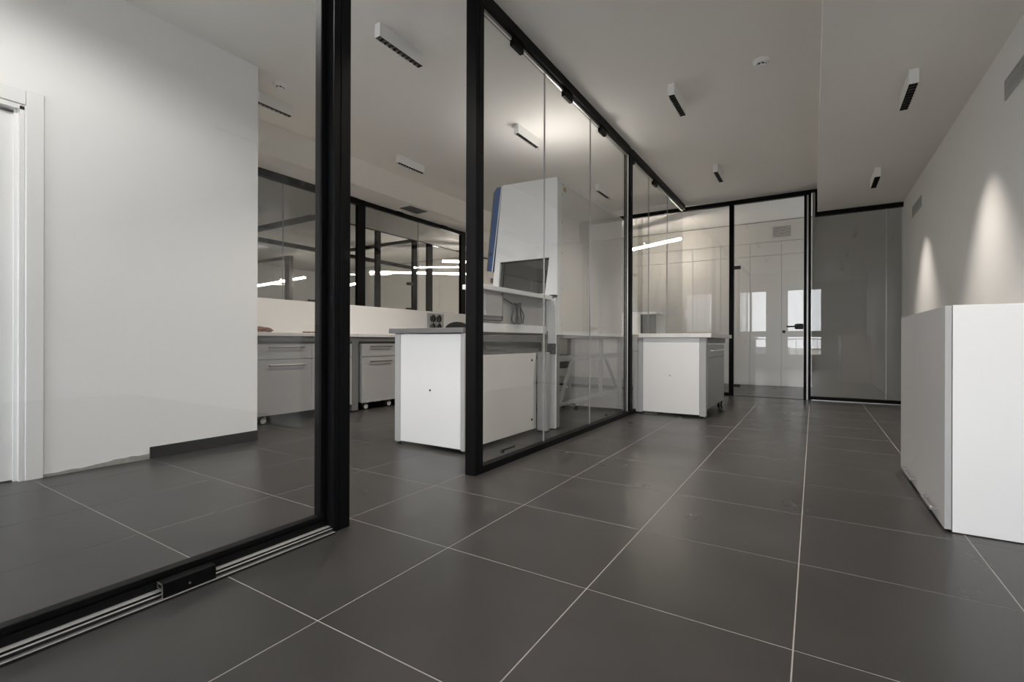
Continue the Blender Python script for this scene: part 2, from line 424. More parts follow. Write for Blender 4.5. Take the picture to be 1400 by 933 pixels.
fp.part('glass_joint', B(0.8205, 0.8275, y0 + 0.029, y0 + 0.041, 0.055, 2.63), m_alu)
struct('wall_behind_glass', B(-0.02, 1.15, Y_F + 0.16, Y_F + 0.22, 0, H_LAB), m_farwall)
struct('ceiling_strip_lab', MB().box(X_BP, -1.81, y0 + 0.01, y1, 3.018, H_LAB), m_ceil)
struct('trim_1', B(-1.048, -0.121, y0 + 0.02, y0 + 0.045, 0.0005, 0.006), m_skirt)
d2 = struct('door_2', B(-1.042, -0.127, y0 + 0.028, y0 + 0.038, 0.012, 2.945), m_glass)
sub('hinge', B(-1.048, -0.955, y0 + 0.012, y0 + 0.05, 1.955, 2.005, bev=0.003), m_blackm, d2)
sub('hinge', B(-1.048, -0.955, y0 + 0.012, y0 + 0.05, 0.135, 0.18, bev=0.003), m_blackm, d2)
hd = sub('lock_case', MB().prism([(-0.235, 1.03), (-0.22, 1.02), (-0.14, 1.02), (-0.125, 1.03), (-0.125, 1.09), (-0.14, 1.10), (-0.22, 1.10), (-0.235, 1.09)], 1, y0 - 0.004, y0 + 0.06), m_blackm, d2)
sub('door_handle', MB().cyl((-0.2, y0, 1.06), (-0.2, y0 - 0.045, 1.06), 0.011).cyl((-0.19, y0 - 0.04, 1.06), (-0.335, y0 - 0.04, 1.06), 0.010), m_blackm, d2, smooth=True)
sub('door_knob', MB().cyl((-0.37, y0 + 0.03, 0.985), (-0.37, y0 - 0.02, 0.985), 0.022), m_blackm, d2, smooth=True)

# ------------------------------------------------------------------ laboratory back: low wall, partition, rooms beyond
bz = 2.785
struct('wall_low', B(X_BP - 0.04, X_BP + 0.025, 2.272, Y_F, 0, 1.315, bev=0.002), m_wall)
bp = Thing('bench_glass_partition', 'black-framed glass partition standing on the low wall behind the bench', 'partition', (X_BP, 5.0, 1.32))
bp.part('post', B(X_BP - 0.05, X_BP, 4.458, 4.591, 1.316, bz), m_black)
bp.part('post', B(X_BP - 0.05, X_BP, 6.74, 6.87, 1.316, bz), m_black)
bp.part('top_beam', MB().box(X_BP - 0.05, X_BP + 0.01, 2.272, 4.458, 2.70, bz), m_black)
bp.part('top_beam', MB().box(X_BP - 0.05, X_BP, 4.591, 6.74, 2.722, 2.748).box(X_BP - 0.02, X_BP - 0.01, 4.591, 6.74, 2.755, bz), m_black)
bp.part('top_rail', B(X_BP - 0.05, X_BP - 0.03, 4.591, 6.74, 2.75, 2.77), m_alu)
for a, b in ((5.19, 5.32), (6.21, 6.35)):
    bp.part('hanger_clamp', B(X_BP - 0.03, X_BP + 0.012, a, b, 2.725, 2.785, bev=0.003), m_black)
for a, b in ((2.272, 3.375), (3.382, 4.458), (4.591, 5.67), (5.677, 6.74), (6.87, 7.6)):
    bp.part('glass_pane', B(X_BP - 0.035, X_BP - 0.025, a, b, 1.316, 2.725), m_glass)
for y in (3.378, 5.673):
    bp.part('glass_joint', B(X_BP - 0.036, X_BP - 0.024, y - 0.003, y + 0.003, 1.316, 2.725), m_joint)
for y, z in ((3.80, 1.335), (6.02, 1.315)):
    pass

# second row: partition one corridor further back, posts, cross partitions
X2 = -6.55
cp = Thing('inner_corridor_partition', 'second row of black-framed glass beyond the partition behind the bench', 'partition', (X2, 6.0, 0))
cp.part('top_beam', B(X2 - 0.02, X2 + 0.02, 4.70, Y_W - 0.02, 2.775, 2.80), m_black)
for a, b in ((5.914, 6.02), (6.84, 6.95), (7.25, 7.40), (8.75, 8.9)):
    cp.part('post', B(X2 - 0.05, X2, a, b, 0, 2.79), m_black)
for a, b in ((4.75, 5.90), (6.03, 6.83), (7.41, 8.74)):
    cp.part('glass_pane', B(X2 - 0.03, X2 - 0.02, a, b, 0.03, 2.775), m_glass)
for y in (6.80, 8.72):
    cp.part('door_handle', MB().box(X2 - 0.02, X2 + 0.05, y - 0.12, y, 1.9, 1.95), m_blackm)
struct('ceiling_inner', B(X2, X_BP - 0.01, 2.272, Y_W, 2.80, H_LAB), m_ceil)
xp = Thing('cross_partition', 'black-beamed glass partition seen deep behind the left end of the bench', 'partition', (-7.7, 4.7, 0))
xp.part('top_beam', B(-9.0, X2, 4.67, 4.73, 2.72, 2.80), m_black)
xp.part('glass_pane', B(-8.9, X2 - 0.02, 4.695, 4.705, 0, 2.72), m_glass)
xs2 = Thing('rear_side_partition', 'dark-beamed glass screen running away from the camera, deep behind the left end of the bench', 'partition', (-8.96, 6.5, 0))
xs2.part('top_beam', B(-9.0, -8.92, 4.75, 9.5, 2.72, 2.80), m_black)
xs2.part('glass_pane', B(-8.965, -8.955, 4.76, 7.7, 0, 2.72), m_glass)
xq = Thing('rear_cross_partition', 'dark-framed glass screen with a thick post, farthest back behind the bench', 'partition', (-11, 6.68, 0))
xq.part('top_beam', B(-13.9, -10.3, 6.65, 6.72, 2.72, 2.80), m_dprof)
xq.part('post', B(-10.42, -10.25, 6.65, 6.75, 0, 2.80), m_dprof)
xq.part('glass_pane', B(-13.9, -10.42, 6.695, 6.705, 0, 2.72), m_glass)
xr = Thing('side_cross_partition', 'black-beamed glass screen behind the middle of the bench', 'partition', (-8, 6.86, 0))
xr.part('top_beam', B(-8.9, X2 - 0.05, 6.82, 6.90, 2.74, 2.80), m_black)
xr.part('glass_pane', B(-8.9, X2 - 0.05, 6.855, 6.865, 0, 2.74), m_glass)

def tube_lamp(p0, p1, label, top=H_LAB, m=None):
    p0, p1 = Vector(p0), Vector(p1); mid = (p0 + p1) / 2
    t = Thing('linear_lamp', label, 'lamp', mid, None)
    t.part('diffuser', MB().bar(p0, p1, 0.036, 0.032), m or m_tube)
    up = Vector((0, 0, 0.035))
    t.part('housing', MB().bar(p0 + up, p1 + up, 0.055, 0.022), m_white)
    d = (p1 - p0)
    for k in (0.15, 0.85):
        q = p0 + d * k
        t.part('suspension_wire', MB().cyl(q + up, (q.x, q.y, top - 0.001), 0.002, n=6), m_alu)
tube_lamp((-3.15, 9.57, 2.70), (-2.05, 9.01, 2.70), 'glowing linear pendant lamp in the room beyond the far glass', m=m_tube2)
tube_lamp((-12.72, 7.31, 2.3), (-10.02, 6.90, 2.3), 'long slanting linear lamp glowing behind the left end of the bench')
tube_lamp((-10.6, 8.17, 2.2), (-9.3, 7.75, 2.2), 'short dim linear lamp right of the long slanting one behind the bench')
tube_lamp((-8.85, 7.80, 2.45), (-7.0, 9.3, 2.45), 'linear lamp crossing between the two posts behind the bench')
tube_lamp((-6.25, 7.35, 2.42), (-5.75, 7.85, 2.42), 'linear lamp nearest the door opening, at the right end behind the bench', 2.80)

# ------------------------------------------------------------------ casters
def caster(t, x, y, hz, r=0.036, parent=None):
    """twin-wheel caster under a cabinet; hz = underside of the cabinet"""
    c = t.part('caster', MB().cyl((x, y, r + 0.02), (x, y, hz), 0.009).box(x - 0.011, x + 0.011, y - 0.026, y + 0.016, r + 0.004, r + 0.03, bev=0.003), m_wheel)
    for s in (-1, 1): t.part('tyre', MB().cyl((x + s * 0.010, y, r + 0.0005), (x + s * 0.026, y, r + 0.0005), r, n=24), m_rubber, c, smooth=True)
    for s in (-1, 1): t.part('hub', MB().cyl((x + s * 0.024, y, r), (x + s * 0.029, y, r), r * 0.72, n=20), m_wheel, c, smooth=True)

def bar_handle(t, x, ya, yb, z, out, parent, name='handle', m=m_handle):
    """horizontal bar handle along y, standing out in -x or +x from plane x"""
    xo = x + out
    t.part(name, MB().box(min(xo, xo - 0.01 * (1 if out > 0 else -1)), max(xo, xo - 0.01 * (1 if out > 0 else -1)), ya, yb, z - 0.008, z + 0.008, bev=0.002)
           .box(min(x, xo), max(x, xo), ya + 0.01, ya + 0.02, z - 0.005, z + 0.005)
           .box(min(x, xo), max(x, xo), yb - 0.02, yb - 0.01, z - 0.005, z + 0.005), m, parent)

# ------------------------------------------------------------------ wall bench
BX0, BX1 = X_BP + 0.026, -4.55
struct('bench_shade_strip', B(X_BP + 0.0255, X_BP + 0.036, 2.28, 7.9, 0.0005, 0.30), m_skirt)  # black strip standing in for the deep shade under the bench
wb = Thing('wall_bench', 'long pale-topped laboratory bench running along the low back wall', 'bench', (-4.9, 5.0, 0))
for a, b in ((2.28, 3.83), (3.835, 5.6), (5.605, 7.4)):
    wb.part('worktop', B(BX0, BX1 + 0.01, a, b, 0.878, 0.915, bev=0.002), m_stone)
wb.part('front_rail', B(BX1 - 0.03, BX1 - 0.01, 2.28, 7.4, 0.825, 0.878), m_grey)
wb.part('under_rail', B(BX1 - 0.06, BX1 - 0.03, 2.28, 7.4, 0.80, 0.83), m_dprof)
for y in (3.80, 5.58, 7.35):
    wb.part('leg', B(BX1 - 0.085, BX1 - 0.005, y - 0.045, y + 0.045, 0.012, 0.876, bev=0.003), m_grey)
    wb.part('foot', MB().cyl((BX1 - 0.045, y, 0.0005), (BX1 - 0.045, y, 0.013), 0.02), m_rubber)
    wb.part('leg', B(BX0 + 0.01, BX0 + 0.06, y - 0.045, y + 0.045, 0.0005, 0.876), m_grey)

def mobile_cabinet(ya, yb, label, splits=(), r=0.042):
    x = BX1
    t = Thing('mobile_cabinet', label, 'cabinet', (x - 0.25, (ya + yb) / 2, 0))
    t.part('body', B(x - 0.5, x - 0.02, ya + 0.002, yb - 0.002, 0.095, 0.797), m_ggrey)
    ys = [ya, *splits, yb]
    for a, b in zip(ys, ys[1:]):
        d = t.part('drawer', B(x - 0.019, x, a + 0.002, b - 0.002, 0.645, 0.797, bev=0.001), m_ggrey)
        e = t.part('door', B(x - 0.019, x, a + 0.002, b - 0.002, 0.090, 0.637, bev=0.001), m_ggrey)
        bar_handle(t, x, a + 0.115, b - 0.1, 0.764, 0.035, d)
        bar_handle(t, x, a + 0.115, b - 0.1, 0.582, 0.035, e)
    for xx in (x - 0.055, x - 0.44):
        for yy in (ya + 0.085, yb - 0.10): caster(t, xx, yy, 0.097, r)
mobile_cabinet(2.615, 3.750, 'wide grey wheeled cabinet with two drawers under the bench, next to the white wall end', (3.218,))
mobile_cabinet(3.893, 4.450, 'grey wheeled cabinet under the bench, seen through the open doorway')
mobile_cabinet(4.457, 5.05, 'grey wheeled cabinet under the bench, behind the near white end panel')

sp = Thing('socket_panel', 'grey panel of four black cable sockets on the low back wall', 'socket', (X_BP + 0.026, 6.0, 1.06))
sp.part('plate', B(X_BP + 0.0255, X_BP + 0.034, 5.83, 6.23, 0.95, 1.285, bev=0.002), m_prof)
for yy in (5.93, 6.08):
    for zz in (1.06, 1.20):
        k = sp.part('socket', MB().cyl((X_BP + 0.033, yy, zz), (X_BP + 0.05, yy, zz), 0.045), m_dprof, smooth=True)
        sp.part('cover', MB().tube([(X_BP + 0.06, yy + 0.05 * math.cos(a), zz + 0.055 * math.sin(a)) for a in [R(q) for q in range(-80, 100, 20)]], 0.012), m_blackm, k)
        sp.part('cover', MB().tube([(X_BP + 0.055, yy - 0.03 + 0.004 * q, zz - 0.05 + 0.0125 * q) for q in range(9)], 0.008), m_blackm, k)

for y, lab in ((3.73, 'small black catch on top of the low wall left of the nearest black post'), (5.42, 'small black catch on top of the low wall near the cable sockets')):
    t = Thing('catch', lab, 'catch', (X_BP, y, 1.3155))
    t.part('base', B(X_BP - 0.02, X_BP + 0.02, y - 0.05, y + 0.05, 1.3155, 1.325), m_blackm)
    t.part('lever', B(X_BP - 0.012, X_BP + 0.015, y - 0.03, y + 0.06, 1.325, 1.345, bev=0.002), m_blackm)

def crumple(cx, cy, cz, sx, sy, sz, seed):
    rnd = random.Random(seed); t = bmesh.new()
    bmesh.ops.create_icosphere(t, subdivisions=3, radius=1)
    for v in t.verts:
        k = 1 + rnd.uniform(-0.22, 0.22)
        v.co = Vector((v.co.x * sx * k, v.co.y * sy * k, max(-0.55, v.co.z * k) * sz)) + Vector((cx, cy, cz + 0.55 * sz))
    mb = MB(); mb._add(t); return mb
o = mesh_obj('crumpled_paper', crumple(-5.0, 2.92, 0.916, 0.06, 0.12, 0.04, 3), m_brown, None, (-5.0, 2.92, 0.916))
tag(o, 'crumpled brown paper lying on the bench beside the white wall end', 'paper')
t = Thing('brown_strip', 'speckled reddish-brown strip lying on the bench left of the nearest black post', 'strip', (-4.62, 3.30, 0.916))
for q in range(6):
    t.part('block', B(-4.66, -4.60, 3.18 + q * 0.045, 3.218 + q * 0.045, 0.9155, 0.93, bev=0.003), m_brown)

# ------------------------------------------------------------------ near island bench
IY = 2.80
ib = Thing('island_bench', 'laboratory island bench with white end panel standing in the open doorway', 'bench', (-2.5, 3.3, 0))
ib.part('worktop', B(-2.93, -2.165, IY - 0.02, 4.0, 0.893, 0.932, bev=0.002), m_grey)
e = ib.part('end_panel', B(-2.815, -2.205, IY, IY + 0.02, 0.03, 0.885, bev=0.001), m_white)
ib.part('screw_cap', MB().cyl((-2.501, IY - 0.002, 0.452), (-2.501, IY + 0.002, 0.452), 0.008), m_blackm, e)
ib.part('leg', B(-2.88, -2.818, IY - 0.004, IY + 0.05, 0.02, 0.892, bev=0.006), m_prof)
ib.part('leg', B(-2.203, -2.165, IY - 0.004, IY + 0.05, 0.02, 0.892, bev=0.004), m_prof)
for x in (-2.85, -2.185): ib.part('foot', MB().cyl((x, IY + 0.025, 0.0005), (x, IY + 0.025, 0.021), 0.014), m_rubber)
ib.part('side_panel', B(-2.185, -2.172, IY + 0.055, 3.885, 0.03, 0.725, bev=0.001), m_hoodback)
ib.part('carcass', B(-2.80, -2.20, IY + 0.06, 3.88, 0.10, 0.72), m_ggrey)
ib.part('leg', B(-2.165, -2.062, 3.885, 3.95, 0.008, 0.73, bev=0.006), m_prof)
ib.part('foot', MB().cyl((-2.12, 3.92, 0.0005), (-2.12, 3.92, 0.01), 0.02), m_rubber)
ib.part('screw_cap', MB().cyl((-2.172, 3.80, 0.66), (-2.166, 3.80, 0.66), 0.010), m_blackm)
ib.part('screw_cap', MB().cyl((-2.172, 3.80, 0.12), (-2.166, 3.80, 0.12), 0.010), m_blackm)
# cross rails seen under the worktop
ib.part('rail', B(-2.20, -2.166, IY + 0.055, 4.04, 0.828, 0.878), m_grey)
ib.part('drawer_cavity', B(-2.30, -2.20, IY + 0.055, 4.04, 0.735, 0.825), m_grey)
ib.part('drawer_slide', B(-2.198, -2.188, 3.10, 3.42, 0.765, 0.80), m_dprof)
ib.part('bracket', B(-2.135, -2.048, 4.028, 4.044, 0.712, 0.812, bev=0.001), m_dprof)
for zz in (0.79, 0.735): ib.part('screw', MB().cyl((-2.07, 4.024, zz), (-2.07, 4.03, zz), 0.005), m_alu)
# raised service spine
ib.part('upright', B(-2.14, -2.056, 4.046, 4.075, 0.008, 1.236, bev=0.004), m_hood)
ib.part('service_rail', B(-2.175, -2.15, IY + 0.10, 4.045, 0.905, 0.975, bev=0.001), m_hood)
ib.part('service_panel', B(-2.165, -2.155, IY + 0.10, 4.045, 0.975, 1.225), m_prof)
ib.part('shelf', B(-2.27, -2.10, IY + 0.10, 4.12, 1.226, 1.262, bev=0.002), m_hood)
ib.part('shelf_end_cap', B(-2.13, -2.075, 4.06, 4.125, 1.263, 1.275, bev=0.002), m_blackm)
bx = ib.part('junction_box', B(-2.153, -2.125, IY + 0.20, 3.24, 1.03, 1.20, bev=0.002), m_prof)
ib.part('pipe', MB().tube([(-2.14, 3.26, 1.22), (-2.14, 3.26, 1.0), (-2.14, 2.95, 1.0)], 0.006), m_cable)
cb = Thing('cable_coil', 'loose coil of grey cable hanging on the service spine behind the glass', 'cable', (-2.14, 3.47, 1.0))
def loop(cy, w, h, x, z0):
    return [(x + 0.006 * math.sin(a * 3), cy + w * math.sin(a) * (0.3 + 0.7 * (1 - math.cos(a)) / 2) , z0 + h * (1 + math.cos(a)) / 2) for a in [2 * math.pi * q / 24 for q in range(25)]]
cb.part('loop', MB().tube(loop(3.45, 0.075, 0.165, -2.135, 0.985), 0.007), m_cable, smooth=True)
cb.part('loop', MB().tube(loop(3.50, 0.055, 0.17, -2.125, 0.982), 0.007), m_cable, smooth=True)
cb.part('loop', MB().tube([(-2.13, 3.47, 1.14), (-2.128, 3.53, 1.12), (-2.128, 3.585, 1.05), (-2.13, 3.57, 0.985)], 0.006), m_cable, smooth=True)
cb.part('cable_end', MB().tube([(-2.135, 3.47, 1.135), (-2.14, 3.40, 1.15), (-2.145, 3.30, 1.18)], 0.006), m_cable, smooth=True)
cb.part('cable_end', MB().tube([(-2.135, 3.47, 1.135), (-2.14, 3.52, 1.155), (-2.145, 3.57, 1.165)], 0.006), m_cable, smooth=True)

# ------------------------------------------------------------------ safety cabinet on its stand
HY0, HY1, HXB = 4.13, 5.985, -2.09
hc = Thing('safety_cabinet', 'tall white laboratory safety cabinet with blue front panel on an open stand', 'laboratory cabinet', (-2.45, 5.05, 0))
side = [(-2.085, 0.93), (-2.085, 2.412), (-2.715, 2.432), (-2.83, 1.40), (-2.83, 0.93)]
win = [(-2.169, 1.642), (-2.738, 1.649), (-2.764, 1.30), (-2.215, 1.30)]
def side_wall(y0, y1):
    mb = MB()
    mb.prism([(-2.085, 1.645), (-2.085, 2.412), (-2.715, 2.432), (-2.803, 1.645)], 1, y0, y1)
    mb.prism([(-2.085, 1.30), (-2.085, 1.645), (-2.169, 1.645), (-2.215, 1.30)], 1, y0, y1)
    mb.prism([(-2.764, 1.30), (-2.738, 1.645), (-2.803, 1.645), (-2.84, 1.30)], 1, y0, y1)
    mb.box(-2.84, -2.085, y0, y1, 0.93, 1.30)
    return mb
for a in (HY0, HY1 - 0.03):
    sd = hc.part('side_wall', side_wall(a, a + 0.03), m_hood)
    hc.part('side_window', MB().prism([(-2.169, 1.642), (-2.738, 1.642), (-2.764, 1.305), (-2.215, 1.305)], 1, a + 0.02, a + 0.024), m_glass, sd)
    hc.part('window_gasket', MB().prism([(-2.69, 1.642), (-2.70, 1.642), (-2.73, 1.305), (-2.72, 1.305)], 1, a + 0.004, a + 0.02)
            .box(-2.738, -2.17, a + 0.004, a + 0.02, 1.63, 1.642), m_blackm, sd)
hc.part('top_cover', MB().prism([(-2.085, 2.38), (-2.085, 2.412), (-2.715, 2.432), (-2.718, 2.40)], 1, HY0 + 0.03, HY1 - 0.03), m_hood)
hc.part('inner_shell', MB().box(-2.16, -2.14, HY0 + 0.03, HY1 - 0.03, 0.95, 2.37).box(-2.80, -2.16, HY0 + 0.03, HY1 - 0.03, 0.93, 0.96)
        .prism([(-2.16, 1.70), (-2.16, 1.72), (-2.77, 1.72), (-2.77, 1.70)], 1, HY0 + 0.03, HY1 - 0.03), m_prof)
bkp = hc.part('back_panel', B(-2.135, HXB, HY0 + 0.10, HY1 - 0.002, 0.935, 2.395, bev=0.001), m_hoodback)
hc.part('corner_column', B(-2.135, -2.082, HY0 + 0.001, HY0 + 0.095, 0.895, 2.375, bev=0.002), m_hood)
hc.part('bottom_lip', B(-2.14, -2.083, HY0 + 0.1, HY1 - 0.03, 0.895, 0.934, bev=0.002), m_hood)
hc.part('warning_label', B(HXB, HXB + 0.001, HY0 + 0.145, HY0 + 0.205, 2.31, 2.355), m_label, bkp)
for yy in [HY0 + 0.13 + q * 0.43 for q in range(5)]:
    hc.part('screw', MB().cyl((HXB, yy, 2.375), (HXB + 0.002, yy, 2.375), 0.006), m_blackm, bkp)
for zz in (1.0, 1.35, 1.7, 2.0, 2.27):
    hc.part('screw', MB().cyl((HXB, HY0 + 0.115, zz), (HXB + 0.002, HY0 + 0.115, zz), 0.006), m_blackm, bkp)
    hc.part('screw', MB().cyl((HXB, HY1 - 0.03, zz), (HXB + 0.002, HY1 - 0.03, zz), 0.006), m_blackm, bkp)
# blue front panel with bevelled top, pale edging, switch
fpn = hc.part('front_panel', MB().prism([(-2.720, 2.425), (-2.785, 2.425), (-2.818, 2.385), (-2.905, 1.57), (-2.835, 1.555)], 1, HY0 + 0.004, HY1 - 0.004), m_blue, label='blue front panel')
hc.part('panel_edging', MB().prism([(-2.720, 2.426), (-2.730, 2.426), (-2.845, 1.556), (-2.835, 1.556)], 1, HY0 + 0.001, HY0 + 0.02), m_hood, fpn)
hc.part('panel_edging', MB().prism([(-2.820, 2.385), (-2.824, 2.385), (-2.912, 1.57), (-2.906, 1.57)], 1, HY0 - 0.001, HY1), m_label, fpn)
hc.part('switch', B(-2.872, -2.845, HY0 - 0.006, HY0 + 0.004, 1.72, 1.757, bev=0.002), m_blackm, fpn)
hc.part('sash_housing', MB().prism([(-2.700, 2.37), (-2.706, 2.37), (-2.816, 1.54), (-2.806, 1.54)], 1, HY0 + 0.031, HY1 - 0.031), m_grey)
hc.part('sash', MB().prism([(-2.80, 1.56), (-2.806, 1.56), (-2.835, 1.22), (-2.829, 1.22)], 1, HY0 + 0.03, HY1 - 0.03), m_darkglass)
hc.part('sash_latch', B(-2.86, -2.842, HY0 + 0.0, HY0 + 0.02, 1.44, 1.49), m_blackm)
hc.part('top_hook', MB().tube([(-2.45 + 0.018 * math.cos(R(q)), HY0 + 0.2, 2.447 + 0.022 * math.sin(R(q))) for q in range(-20, 220, 20)], 0.004), m_alu)
# stand
st = Thing('cabinet_stand', 'grey steel stand with diagonal braces carrying the tall safety cabinet', 'stand', (-2.45, 5.05, 0))
for x in (-2.10, -2.80):
    for y in (HY0 + 0.03, HY1 - 0.065):
        st.part('leg', B(x - 0.02, x + 0.02, y - 0.025, y + 0.025, 0.003, 0.87, bev=0.002), m_stand)
        st.part('foot', B(x - 0.03, x + 0.03, y - 0.035, y + 0.035, 0.0005, 0.004), m_rubber)
st.part('top_frame', MB().box(-2.14, -2.09, HY0, HY1 - 0.02, 0.862, 0.893).box(-2.82, -2.78, HY0, HY1 - 0.02, 0.862, 0.893)
        .box(-2.78, -2.14, HY0, HY0 + 0.05, 0.862, 0.893).box(-2.78, -2.14, HY1 - 0.07, HY1 - 0.02, 0.862, 0.893), m_stand)
st.part('cross_rail', B(-2.11, -2.085, HY0 + 0.056, HY1 - 0.092, 0.635, 0.69), m_stand)
st.part('cross_rail', B(-2.81, -2.79, HY0 + 0.056, HY1 - 0.092, 0.62, 0.66), m_dprof)
st.part('brace', MB().bar((-2.095, 4.20, 0.20), (-2.095, 4.52, 0.69), 0.018, 0.035, (1, 0, 0)), m_stand)
st.part('brace', MB().bar((-2.095, 5.38, 0.68), (-2.095, 5.85, 0.21), 0.018, 0.035, (1, 0, 0)), m_stand)
st.part('cross_rail', MB().bar((-2.095, 4.19, 0.215), (-2.095, 5.89, 0.225), 0.02, 0.035), m_stand)
st.part('cross_rail', MB().bar((-2.80, 4.19, 0.215), (-2.80, 5.89, 0.225), 0.02, 0.035), m_stand)

# added uplight with an invented box under it, brightening the ceiling
xl = bpy.data.lights.new('ceiling_fill_light', 'AREA'); xl.size = 0.35; xl.energy = 3.8; xl.color = (1.0, 0.95, 0.88)
xo = bpy.data.objects.new('ceiling_fill_light', xl); COL.objects.link(xo); xo.parent = hc.o
wk = Thing('added_uplight', 'added uplight box, unseen, on top of the safety cabinet, brightening the ceiling', 'lamp', (-2.32, 4.62, 2.433))
wk.part('housing', B(-2.50, -2.14, 4.44, 4.80, 2.433, 2.448, bev=0.002), m_prof)
wk.part('diffuser', B(-2.49, -2.15, 4.45, 4.79, 2.448, 2.451), m_white)
xo.location = (-2.32 + 2.45, 4.62 - 5.05, 2.46); xo.rotation_euler = (R(180), 0, 0)
# ------------------------------------------------------------------ stools
def stool(x, y, seat_z, label, back_top=None):
    t = Thing('laboratory_stool', label, 'stool', (x, y, 0))
    t.part('seat', MB().lathe([(0.02, 0), (0.16, 0.004), (0.188, 0.03), (0.19, 0.07), (0.17, 0.095), (0.02, 0.105)], (x, y, seat_z - 0.105)), m_rubber, smooth=True)
    t.part('column', MB().cyl((x, y, 0.12), (x, y, seat_z - 0.10), 0.022), m_blackm, smooth=True)
    t.part('foot_ring', MB().tube([(x + 0.16 * math.cos(R(a)), y + 0.16 * math.sin(R(a)), 0.28) for a in range(0, 375, 15)], 0.009), m_chrome, smooth=True)
    for k in range(5):
        a = R(72 * k + 20); dx, dy = math.cos(a), math.sin(a)
        l = t.part('base_arm', MB().bar((x, y, 0.12), (x + 0.26 * dx, y + 0.26 * dy, 0.075), 0.035, 0.022), m_blackm)
        t.part('caster', MB().cyl((x + 0.26 * dx - 0.015 * dy, y + 0.26 * dy + 0.015 * dx, 0.0265), (x + 0.26 * dx + 0.015 * dy, y + 0.26 * dy - 0.015 * dx, 0.0265), 0.026), m_rubber, l, smooth=True)
    if back_top:
        t.part('back_stem', MB().tube([(x, y, seat_z - 0.03), (x + 0.1, y + 0.17, seat_z), (x + 0.11, y + 0.2, back_top - 0.2)], 0.012), m_blackm, smooth=True)
        pts = [(0.19 * math.cos(R(q)), 0.12 * math.sin(R(q))) for q in range(0, 360, 15)]
        mb = MB().prism([(x + 0.11 + p[0], back_top - 0.12 + p[1]) for p in pts], 1, y + 0.2, y + 0.24)
        t.part('backrest', mb, m_rubber, smooth=True)
stool(-2.655, 5.2, 0.615, 'black round laboratory stool standing under the safety cabinet')
stool(-3.60, 4.15, 0.66, 'black stool whose rounded backrest shows above the near island worktop', 1.055)

# equipment box seen past the last post
eq = Thing('bench_cabinet', 'small glass-sided white cabinet behind the glass, beside the thin far post', 'laboratory cabinet', (-2.2, 7.1, 0))
eq.part('table_top', B(-2.75, -1.86, 6.75, 7.7, 0.90, 0.935), m_stone)
for x in (-2.70, -1.91):
    for y in (6.80, 7.65): eq.part('leg', B(x - 0.025, x + 0.025, y - 0.025, y + 0.025, 0.0005, 0.90), m_prof)
eq.part('body', MB().box(-2.6, -1.93, 7.0, 7.02, 1.235, 1.27).box(-2.6, -1.93, 7.5, 7.52, 0.936, 1.27).box(-2.6, -1.93, 7.02, 7.5, 1.25, 1.27), m_hood)
eq.part('side_window', B(-2.16, -1.935, 7.003, 7.01, 0.94, 1.235), m_darkglass)
eq.part('front_panel', MB().prism([(-2.16, 0.936), (-2.16, 1.235), (-2.45, 1.235), (-2.60, 0.936)], 1, 7.0, 7.015), m_hood)

# ------------------------------------------------------------------ corridor island bench
JY = 5.53
jb = Thing('corridor_bench', 'white-panelled bench with pale stone top standing in the corridor against the glass', 'bench', (-1.35, 6.1, 0))
jb.part('worktop', B(-1.722, -0.93, JY - 0.03, 7.02, 0.880, 0.925, bev=0.002), m_stone)
e = jb.part('end_panel', B(-1.675, -1.055, JY, JY + 0.02, 0.03, 0.876, bev=0.001), m_white)
jb.part('screw_cap', MB().cyl((-1.37, JY - 0.002, 0.45), (-1.37, JY + 0.002, 0.45), 0.006), m_blackm, e)
jb.part('leg', B(-1.053, -0.985, JY - 0.004, JY + 0.05, 0.016, 0.879, bev=0.004), m_prof)
jb.part('leg', MB().box(-1.735, -1.678, JY - 0.004, JY + 0.05, 0.016, 0.879, bev=0.004), m_prof)
jb.part('side_profile', MB().box(-1.795, -1.738, JY + 0.006, JY + 0.05, 0.016, 0.717, bev=0.003).box(-1.795, -1.738, JY + 0.006, JY + 0.05, 0.724, 0.879, bev=0.003), m_prof)
for x in (-1.765, -1.70, -1.02): jb.part('foot', MB().cyl((x, JY + 0.025, 0.0005), (x, JY + 0.025, 0.017), 0.015), m_rubber)
jb.part('side_rail', B(-1.03, -1.0, JY + 0.05, 6.95, 0.815, 0.876), m_grey)
jb.part('leg', B(-1.30, -1.24, 6.90, 6.96, 0.0005, 0.879), m_grey)
jb.part('leg', B(-1.735, -1.678, 6.90, 6.96, 0.0005, 0.879), m_prof)
mc = Thing('wheeled_cabinet', 'grey wheeled drawer cabinet under the corridor bench, facing the aisle', 'cabinet', (-1.25, 6.1, 0))
mc.part('body', B(-1.5, -1.002, JY + 0.07, 6.72, 0.092, 0.797), m_white)
dr = mc.part('drawer', B(-1.001, -0.98, JY + 0.07, 6.718, 0.655, 0.797, bev=0.001), m_ggrey)
dd = mc.part('door', B(-1.001, -0.98, JY + 0.07, 6.718, 0.090, 0.650, bev=0.001), m_ggrey)
bar_handle(mc, -0.98, 5.74, 6.60, 0.735, 0.035, dr, m=m_chrome)
for xx in (-1.0, -1.44):
    for yy in (JY + 0.15, 6.56): caster(mc, xx - (0.08 if yy < 6 else 0), yy, 0.094, 0.042)

